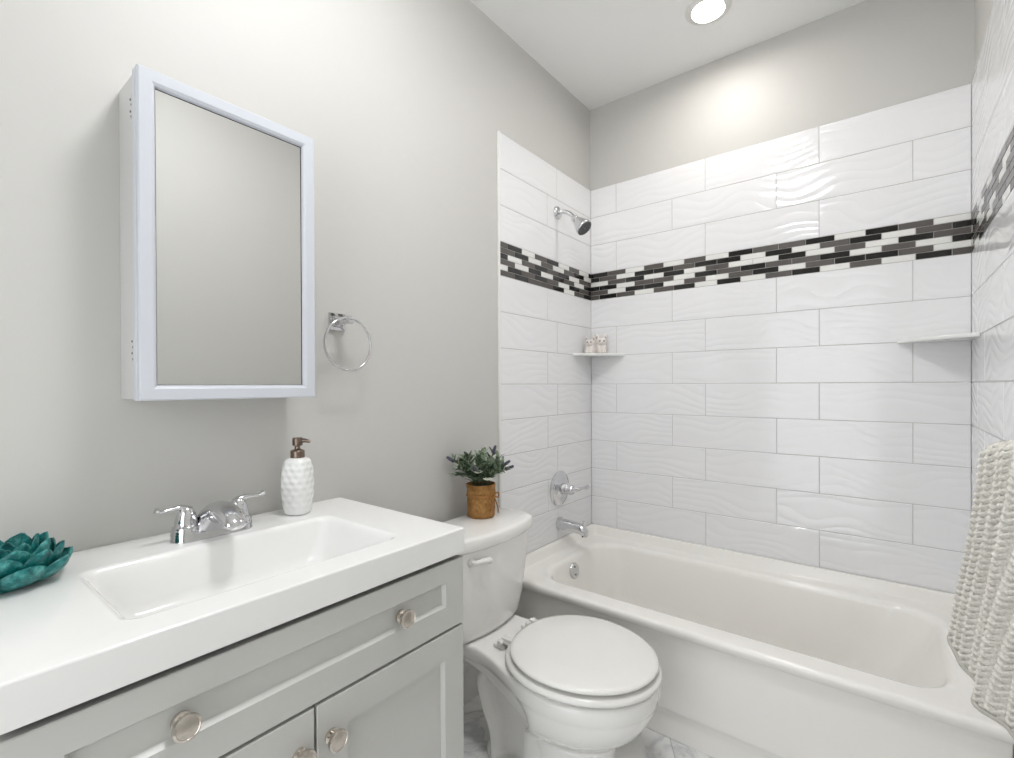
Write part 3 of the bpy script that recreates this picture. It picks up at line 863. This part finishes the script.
# ------------------------------------------------------------------ soap dispenser
def soap():
    x, y, z = 0.070, -1.718, 0.8973
    t = thing('soap_dispenser', 'white dimpled ceramic soap bottle with bronze pump on the vanity top', 'soap dispenser', (x, y, z))
    mb = MB(); rings = []
    prof = [(0.024, 0.000), (0.028, 0.0012), (0.0305, 0.005), (0.0345, 0.028), (0.0372, 0.056), (0.0378, 0.076), (0.0372, 0.096), (0.0345, 0.120), (0.0305, 0.137), (0.0265, 0.1425), (0.020, 0.1455), (0.0160, 0.1465)]
    n, m = 128, 130
    rot = math.radians(28)
    for i in range(m + 1):
        s = i / m * (len(prof) - 1); k = min(int(s), len(prof) - 2); f = s - k
        r = prof[k][0] + (prof[k + 1][0] - prof[k][0]) * f; zz = prof[k][1] + (prof[k + 1][1] - prof[k][1]) * f
        amp = 0.0011 * sstep(0.010, 0.025, zz) * (1 - sstep(0.125, 0.138, zz))
        ring = []
        for j in range(n):
            a = 2 * PI * j / n
            # rounded-square section
            q = (abs(math.cos(a)) ** 3.2 + abs(math.sin(a)) ** 3.2) ** (-1 / 3.2)
            ph, vz = 11 * a, 2 * PI * zz / 0.0185
            bump = amp * 0.55 * (math.cos(2 * ph) * 0 + math.cos(vz * 1.1547) + math.cos(ph * 1.0 + vz * 0.57735) + math.cos(ph * 1.0 - vz * 0.57735)) * -0.8
            rr = r * (0.25 + 0.75 * q) * 0.97 + bump
            ring.append(Vector((x + rr * math.cos(a + rot), y + rr * math.sin(a + rot), z + zz)))
        rings.append(ring)
    mb.loft(rings, True, True, True)
    mb.build('bottle', 'ceramic', parent=t, smooth=60)
    mt = Matrix.Translation((x, y, z + 0.1465))
    p = MB().lathe([(0.0175, 0.0), (0.0175, 0.016), (0.0165, 0.0185), (0.010, 0.021), (0.0075, 0.022), (0.0065, 0.030), (0.010, 0.0305), (0.0125, 0.032), (0.0125, 0.049), (0.0115, 0.0515), (0.0, 0.0525)], mt, 32, cap1=False)
    po = p.build('pump', 'bronze', parent=t, smooth=50)
    nz = catmull([(x + 0.004, y + 0.006, z + 0.190), (x + 0.012, y + 0.014, z + 0.190), (x + 0.019, y + 0.018, z + 0.1888), (x + 0.0235, y + 0.0215, z + 0.1862)], 6)
    MB().tube(nz, [0.0062 - 0.0026 * k / (len(nz) - 1) for k in range(len(nz))], 14).build('nozzle', 'bronze', parent=po)
soap()

# ------------------------------------------------------------------ teal lotus bowl
def lotus():
    cx, cy, z = 0.118, -2.260, 0.8973
    t = thing('lotus_bowl', 'teal ceramic bowl of layered lotus petals on the vanity top', 'bowl', (cx, cy, z))
    MB().lathe([(0.0, 0.0), (0.046, 0.0), (0.050, 0.004), (0.054, 0.012), (0.054, 0.017), (0.045, 0.019), (0.0, 0.016)], Matrix.Translation((cx, cy, z)), 40, cap0=False, cap1=False).build('bowl_base', 'teal', parent=t)
    rnd = random.Random(7)
    def petal(ang, r0, z0, r1, z1, w, th):
        """a scooped petal: bulges outward low down, full rounded tip"""
        mb = MB(); nu, nv = 14, 12
        top = []
        for i in range(nu + 1):
            u = i / nu
            rr = r0 + (r1 - r0) * math.sin(0.5 * PI * u) ** 0.9
            zz = z0 + (z1 - z0) * (1 - math.cos(0.5 * PI * u)) ** 0.85
            hw = w * (0.62 + 0.38 * math.sin(PI * min(1.0, u * 0.9)))
            if u > 0.55: hw *= math.sqrt(max(0.0, 1 - ((u - 0.55) / 0.45) ** 2.4))
            hw = max(hw, 0.0015)
            dr = (r1 - r0) * math.cos(0.5 * PI * u) + 1e-4; dz = (z1 - z0) * math.sin(0.5 * PI * u) + 1e-4
            L = math.hypot(dr, dz); nr, nz_ = -dz / L, dr / L
            ra, rb = [], []
            for j in range(nv + 1):
                v = -1 + 2 * j / nv
                cup = 0.42 * hw * (v * v)
                thk = th * math.sqrt(max(0.02, 1 - abs(v) ** 2.6)) * (1 - 0.35 * u ** 3)
                for lst, sg in ((ra, 1), (rb, -1)):
                    r_ = rr + nr * (cup + sg * thk * 0.5); z_ = zz + nz_ * (cup * 0.6 + sg * thk * 0.5)
                    tx, ty = math.cos(ang), math.sin(ang)
                    lst.append(Vector((cx + tx * r_ - ty * hw * v, cy + ty * r_ + tx * hw * v, z + max(0.003, z_))))
            top.append(ra + rb[::-1])
        mb.loft(top, True, True, True)
        return mb.build('petal', 'teal', parent=t, smooth=70)
    for n, a0, r0, z0, r1, z1, w in ((9, 0.30, 0.046, 0.006, 0.091, 0.043, 0.031), (9, 0.65, 0.040, 0.012, 0.078, 0.060, 0.028), (8, 0.25, 0.034, 0.014, 0.062, 0.072, 0.026), (7, 0.60, 0.026, 0.016, 0.046, 0.076, 0.022), (5, 0.2, 0.014, 0.016, 0.028, 0.066, 0.018), (3, 0.7, 0.004, 0.016, 0.012, 0.052, 0.012)):
        for k in range(n):
            petal(a0 + 2 * PI * k / n + rnd.uniform(-0.05, 0.05), r0, z0, r1 * rnd.uniform(0.97, 1.03), z1 * rnd.uniform(0.94, 1.06), w, 0.0065)
lotus()

# ------------------------------------------------------------------ medicine cabinet
def medicine_cabinet():
    y0, y1, z0, z1 = -2.0705, -1.7005, 1.2020, 1.8640
    t = thing('medicine_cabinet', 'white wall cabinet with framed mirror door above the vanity', 'cabinet', (0.0, (y0 + y1) / 2, z0))
    MB().box(-T + 0.0005, 0.0925, y0 + 0.003, y1 - 0.003, z0 + 0.002, z1 - 0.002, 0.0015, 2).build('body', 'mbody', parent=t, wn=True)
    d = MB()
    def ring(i, x):
        return [Vector((x, y0 + i, z0 + i)), Vector((x, y1 - i, z0 + i)), Vector((x, y1 - i, z1 - i)), Vector((x, y0 + i, z1 - i))]
    xf = 0.130
    d.loft([ring(0.002, 0.0945), ring(0, 0.096), ring(0, 0.1085), ring(0.0022, 0.110), ring(0.0022, 0.1125), ring(0, 0.114), ring(0, xf - 0.003), ring(0.0025, xf), ring(0.023, xf), ring(0.0245, xf - 0.0008), ring(0.0285, xf - 0.003), ring(0.031, xf - 0.010), ring(0.031, xf - 0.016)], True, True, True)
    do = d.build('door_frame', 'mframe', parent=t, smooth=25)
    i = 0.032
    MB().box(xf - 0.0155, xf - 0.0105, y0 + i, y1 - i, z0 + i, z1 - i).build('mirror', 'mirror', parent=do, smooth=0)
    gk = MB()  # dark strips put gap shade along two edges of the mirror
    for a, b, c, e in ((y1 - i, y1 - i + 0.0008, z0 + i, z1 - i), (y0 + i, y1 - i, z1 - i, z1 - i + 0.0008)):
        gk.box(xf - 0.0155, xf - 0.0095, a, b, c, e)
    gk.build('mirror_gap_shade', 'dark', parent=do, smooth=0)
    for hz in (1.794, 1.304):
        h = MB()
        h.box(0.069, 0.0920, y0 + 0.0018, y0 + 0.0035, hz - 0.024, hz + 0.024, 0.0005, 1)
        h.tube([(0.0930, y0 + 0.0015, hz - 0.024), (0.0930, y0 + 0.0015, hz + 0.024)], 0.0022, 10)
        ho = h.build('hinge', 'mbody', parent=t)
        s = MB()
        for k in range(4):
            s.lathe([(0.0024, 0), (0.0024, 0.0012), (0, 0.0014)], axis((0.078 if k % 2 else 0.084, y0 + 0.0018, hz - 0.018 + 0.012 * k), (0, -1, 0)), 10, cap1=False)
        s.build('hinge_screw', 'rubber', parent=ho)
medicine_cabinet()

# ------------------------------------------------------------------ towel ring
def towel_ring():
    y, z = -1.5535, 1.421
    t = thing('towel_ring', 'empty chrome towel ring on the grey wall beside the mirror cabinet', 'towel ring', (-T, y, z))
    b = MB()
    def sq(h, x): return [Vector((x, y - h, z - h)), Vector((x, y + h, z - h)), Vector((x, y + h, z + h)), Vector((x, y - h, z + h))]
    b.loft([sq(0.026, -T + 0.0003), sq(0.026, -T + 0.006), sq(0.024, -T + 0.008), sq(0.017, -T + 0.0085), sq(0.015, -T + 0.014), sq(0.0135, -T + 0.016)], True, True, True)
    b.build('back_plate', 'chrome', parent=t, smooth=20, wn=True)
    p = MB().box(-T + 0.014, 0.052, y - 0.0095, y + 0.0095, z - 0.0095, z + 0.0095, 0.002, 2)
    p.box(0.044, 0.062, y - 0.0125, y + 0.0125, z - 0.0105, z + 0.0125, 0.003, 2)
    p.build('post', 'chrome', parent=t)
    R = 0.0755
    c = Vector((0.053, y, z - 0.070))
    # the ring hangs turned a little about the vertical
    ring = [c + Vector((0.0, R * math.cos(2 * PI * k / 72), R * math.sin(2 * PI * k / 72))) for k in range(72)]
    MB().tube(ring, 0.0036, 12, closed=True).build('ring', 'chrome', parent=t)
towel_ring()

# ------------------------------------------------------------------ potted plant on the tank
def plant():
    x, y, z = 0.093, -1.022, 0.7438
    t = thing('potted_plant', 'small lavender plant in a burlap-wrapped pot on the toilet tank lid', 'plant', (x, y, z))
    rnd = random.Random(11)
    n = 56
    prof = [(0.0, 0.0), (0.047, 0.0), (0.0505, 0.004), (0.0515, 0.02), (0.0525, 0.050), (0.052, 0.078), (0.0510, 0.0835), (0.0535, 0.089), (0.0535, 0.098), (0.0515, 0.103), (0.0535, 0.108), (0.0545, 0.121), (0.0525, 0.1225), (0.048, 0.119), (0.046, 0.110), (0.0, 0.109)]
    rings = []
    for i, (r, zz) in enumerate(prof):
        ring = []
        for k in range(n):
            a = 2 * PI * k / n
            w = (1 + 0.018 * math.sin(5 * a + zz * 60) + 0.012 * math.sin(13 * a - zz * 90)) if 1 < i < 13 else 1
            ring.append(Vector((x + r * w * math.cos(a), y + r * w * math.sin(a), z + zz)))
        rings.append(ring)
    MB().loft(rings, True).build('pot', 'burlap', parent=t, smooth=70)
    # twine round the pot with a bow on the room side
    tw = MB()
    for dz in (0.079, 0.0835):
        tw.tube([(x + 0.0528 * math.cos(2 * PI * k / 48), y + 0.0528 * math.sin(2 * PI * k / 48), z + dz + 0.001 * math.sin(6 * PI * k / 48)) for k in range(48)], 0.0027, 8, closed=True)
    ba = math.radians(8)
    bc = Vector((x + 0.0560 * math.cos(ba), y + 0.0560 * math.sin(ba), z + 0.081))
    tn = Vector((-math.sin(ba), math.cos(ba), 0)); on_ = Vector((math.cos(ba), math.sin(ba), 0))
    for sg in (-1, 1):
        lp = catmull([bc, bc + tn * sg * 0.012 + Vector((0, 0, 0.010)) + on_ * 0.004, bc + tn * sg * 0.027 + Vector((0, 0, 0.006)) + on_ * 0.006 - on_ * 0.002, bc + tn * sg * 0.024 - Vector((0, 0, 0.009)) + on_ * 0.004, bc + tn * sg * 0.008 - Vector((0, 0, 0.004)) + on_ * 0.004, bc], 6)
        tw.tube(lp, 0.0027, 8)
        tl = catmull([bc, bc + tn * sg * 0.010 - Vector((0, 0, 0.022)) + on_ * 0.003, bc + tn * sg * (0.026 if sg > 0 else 0.016) - Vector((0, 0, 0.048)) + on_ * 0.001, bc + tn * sg * (0.030 if sg > 0 else 0.024) - Vector((0, 0, 0.068))], 6)
        tw.tube(tl, 0.0024, 8)
    tw.ball(bc + on_ * 0.002, 0.0042)
    tw.build('twine_bow', 'twine', parent=t, smooth=60)
    MB().lathe([(0.0465, 0.106), (0.040, 0.114), (0.02, 0.118), (0.0, 0.119)], Matrix.Translation((x, y, z)), 28, cap1=False).build('moss', 'soil', parent=t)
    # stems with narrow leaves
    top = Vector((x, y, z + 0.110))
    lf, st = MB(), MB()
    def leaf(p, d, L, w):
        d = d.normalized()
        side = d.cross(Vector((0, 0, 1)))
        side = side.normalized() if side.length > 1e-3 else Vector((1, 0, 0))
        nrm = side.cross(d)
        rows_ = []
        for u, ww, dr in ((0, 0.18, 0), (0.25, 0.8, 0.02), (0.5, 1.0, 0.02), (0.78, 0.62, -0.04), (1.0, 0.04, -0.16)):
            c = p + d * L * u + nrm * L * dr
            rows_.append([c - side * w * ww, c - nrm * w * 0.28 * ww, c + side * w * ww, c + nrm * w * 0.12 * ww])
        lf.loft(rows_, True, True, True)
    stems = [(-0.2, 0.42, 0.095), (1.5, 1.15, 0.095), (0.8, 1.0, 0.09), (2.9, 1.0, 0.07), (0.5, 0.75, 0.10), (1.25, 0.55, 0.115), (1.75, 0.80, 0.105), (2.5, 0.5, 0.10), (3.2, 0.72, 0.09), (4.0, 0.78, 0.12), (4.5, 0.98, 0.115), (5.1, 0.85, 0.10), (5.6, 0.42, 0.115), (0.9, 0.22, 0.13), (2.2, 0.2, 0.125), (3.7, 0.3, 0.12), (5.3, 0.25, 0.125), (4.35, 0.5, 0.12), (0.15, 0.95, 0.085), (5.0, 1.15, 0.085), (4.2, 1.15, 0.08)]
    tips = []
    for a, lean, L in stems:
        a += rnd.uniform(-0.12, 0.12)
        o = Vector((math.cos(a), math.sin(a), 0))
        p0 = top + o * 0.018
        P = catmull([p0, p0 + o * L * 0.25 * math.sin(lean) + Vector((0, 0, L * 0.38)), p0 + o * L * 0.62 * math.sin(lean) + Vector((0, 0, L * (0.42 + 0.3 * math.cos(lean)))), p0 + o * L * math.sin(lean) + Vector((0, 0, L * (0.40 + 0.58 * math.cos(lean))))], 6)
        st.tube(P, 0.0013, 6)
        for i in range(3, len(P), 2):
            d = (P[min(i + 1, len(P) - 1)] - P[i - 1]).normalized()
            for s in range(3):
                b = rnd.uniform(0, 2 * PI)
                sd = Vector((math.cos(b), math.sin(b), rnd.uniform(-0.1, 0.4)))
                leaf(P[i], d * 0.85 + sd * 0.75, rnd.uniform(0.028, 0.044), rnd.uniform(0.0055, 0.0085))
        tips.append((P[-1], (P[-1] - P[-3]).normalized()))
    lf.build('leaves', 'leaf', parent=t, smooth=60)
    st.build('stems', 'stem', parent=t, smooth=60)
    for i in (2, 4, 9, 11, 13, 7):
        p, d = tips[i]
        sp = MB(); L = rnd.uniform(0.026, 0.036)
        a = axis(p, d)
        for q in range(8):
            for k in range(5):
                b = 2 * PI * (k + 0.5 * (q % 2)) / 5
                rr = 0.0048 * (1 - 0.5 * q / 8)
                sp.ball((0, 0, 0), (0.0026, 0.0026, 0.0042), mat=a @ Matrix.Translation((rr * math.cos(b), rr * math.sin(b), L * q / 8)), seg=7, rings=5)
        sp.build('flower_spike', 'lavender', parent=t, smooth=60)
    for p in (top + Vector((0.030, -0.052, 0.062)), top + Vector((0.052, -0.022, 0.034))):
        fl = MB()
        for k in range(7):
            b = 2 * PI * k / 7
            dv = Vector((math.cos(b), math.sin(b), 0.25))
            fl.ball((0, 0, 0), (0.0105, 0.0065, 0.0026), mat=Matrix.Translation(p + dv * 0.0098) @ Matrix.Rotation(b, 4, 'Z') @ Matrix.Rotation(-0.35, 4, 'Y'), seg=10, rings=6)
        fl.ball(p + Vector((0, 0, 0.002)), 0.0042, seg=10, rings=6)
        fl.build('white_blossom', 'petal_white', parent=t, smooth=60)
plant()

# ------------------------------------------------------------------ knitted towel hanging from a hook on the right wall
def robe_hook():
    y, z = -1.352, 1.090
    t = thing('towel_hook', 'chrome wall hook carrying the knitted towel on the right wall', 'hook', (W + T, y, z))
    MB().lathe([(0.024, 0.0003), (0.024, 0.005), (0.020, 0.009), (0.010, 0.012)], axis((W + T, y, z), (-1, 0, 0)), 28).build('back_plate', 'chrome', parent=t)
    MB().tube(catmull([(W + T - 0.008, y, z), (W - 0.012, y, z - 0.003), (W - 0.024, y + 0.002, z - 0.003), (W - 0.034, y + 0.004, z + 0.002)], 6), 0.0060, 14).build('prong', 'chrome', parent=t)
robe_hook()

def towel():
    t = thing('hand_towel', 'pale grey chunky knit towel hanging on the right wall by the tub', 'towel', (1.45, -1.22, 0.62))
    d = Vector((0.49, -0.872, 0)).normalized()          # along the cloth, from its free edge to the wall
    nrm = Vector((-0.872, -0.49, 0)).normalized()       # towards the room
    ztop = 1.138
    def frame(s):
        """s 0 (top) .. 1 (hem): end point of the free edge, half length, half thickness"""
        e = sstep(0, 1, s) * 0.5 + s * 0.5
        p = Vector((1.423, -1.200, 0)).lerp(Vector((1.4000, -1.080, 0)), e)
        p.x += 0.003 * math.sin(PI * s)
        half = 0.078 + (0.124 - 0.078) * e
        th = 0.022 + 0.018 * e
        return p, half, th
    NU, NV = 420, 420
    RIB, ROW = 0.0205, 0.0125
    rings = []; low = []
    for i in range(NV + 1):
        s = i / NV
        if s < 0.05:                               # rounded fold at the top
            cap = math.sin(0.5 * PI * s / 0.05)
        else:
            cap = 1.0
        p, half, th = frame(s)
        c = p + d * half
        ring = []
        for j in range(NU):
            a = 2 * PI * j / NU
            ca, sa = math.cos(a), math.sin(a)
            q = 0.5 + 0.5 * -ca                     # 0 at the free edge, 1 at the wall end
            q = (1 - ca) / 2
            # hem runs down towards the wall with an easy wave
            zhem = 0.742 - 0.140 * q - 0.012 * math.sin(q * 6.3) + 0.008 * sa * math.sin(q * 8)
            zt = ztop - 0.016 * (1 - sstep(0.0, 0.22, q)) - 0.004 * math.sin(q * 9)
            z = zt + (zhem - zt) * s
            u = half * ca
            # long soft folds
            fold = (0.010 * math.sin(q * 15.0 + 0.6) + 0.006 * math.sin(q * 27.0 + 1.7)) * (0.35 + 0.65 * s) * abs(sa)
            w = th * math.copysign(abs(sa) ** 0.75, sa) * cap + fold * cap
            # knit: plaited vertical ribs
            arc = q * half * 2 / (0.105 * 2) * 0.21
            ru = arc / RIB
            rv = (ztop - z) / ROW
            col = math.floor(ru); fx = ru - col
            tri = abs(fx - 0.5) * 2
            # each stitch a plump bump, shifted half a step in every other rib and leaning like plaited yarn
            sv = rv + 0.5 * (col % 2) + 1.25 * abs(fx - 0.5)
            rib = max(0.0, math.sin(PI * fx)) ** 0.5 * (0.80 + 0.20 * min(1.0, abs(fx - 0.5) * 6))
            relief = 0.0115 * rib * (0.12 + 0.88 * abs(math.sin(PI * sv)) ** 0.75) - 0.0075
            pos = c - d * u + nrm * w * 1.0
            out = (-d * ca * 0.35 + nrm * sa).normalized() if abs(sa) > 1e-4 else -d * math.copysign(1, ca)
            if i == NV: low.append(Vector((pos.x, pos.y, z - 0.001)))
            pos = pos + out * relief * (0.4 + 0.6 * cap)
            ring.append(Vector((pos.x, pos.y, z)))
        rings.append(ring)
    mb = MB()
    mb.loft(rings, True, True, True)
    mb.build('cloth', 'knit', parent=t, smooth=0 or 80)
    # piped hem that follows the lower edge
    path = low[::3]
    MB().tube(path, 0.0042, 8, closed=True).build('hem', 'hem', parent=t, smooth=70)
towel()
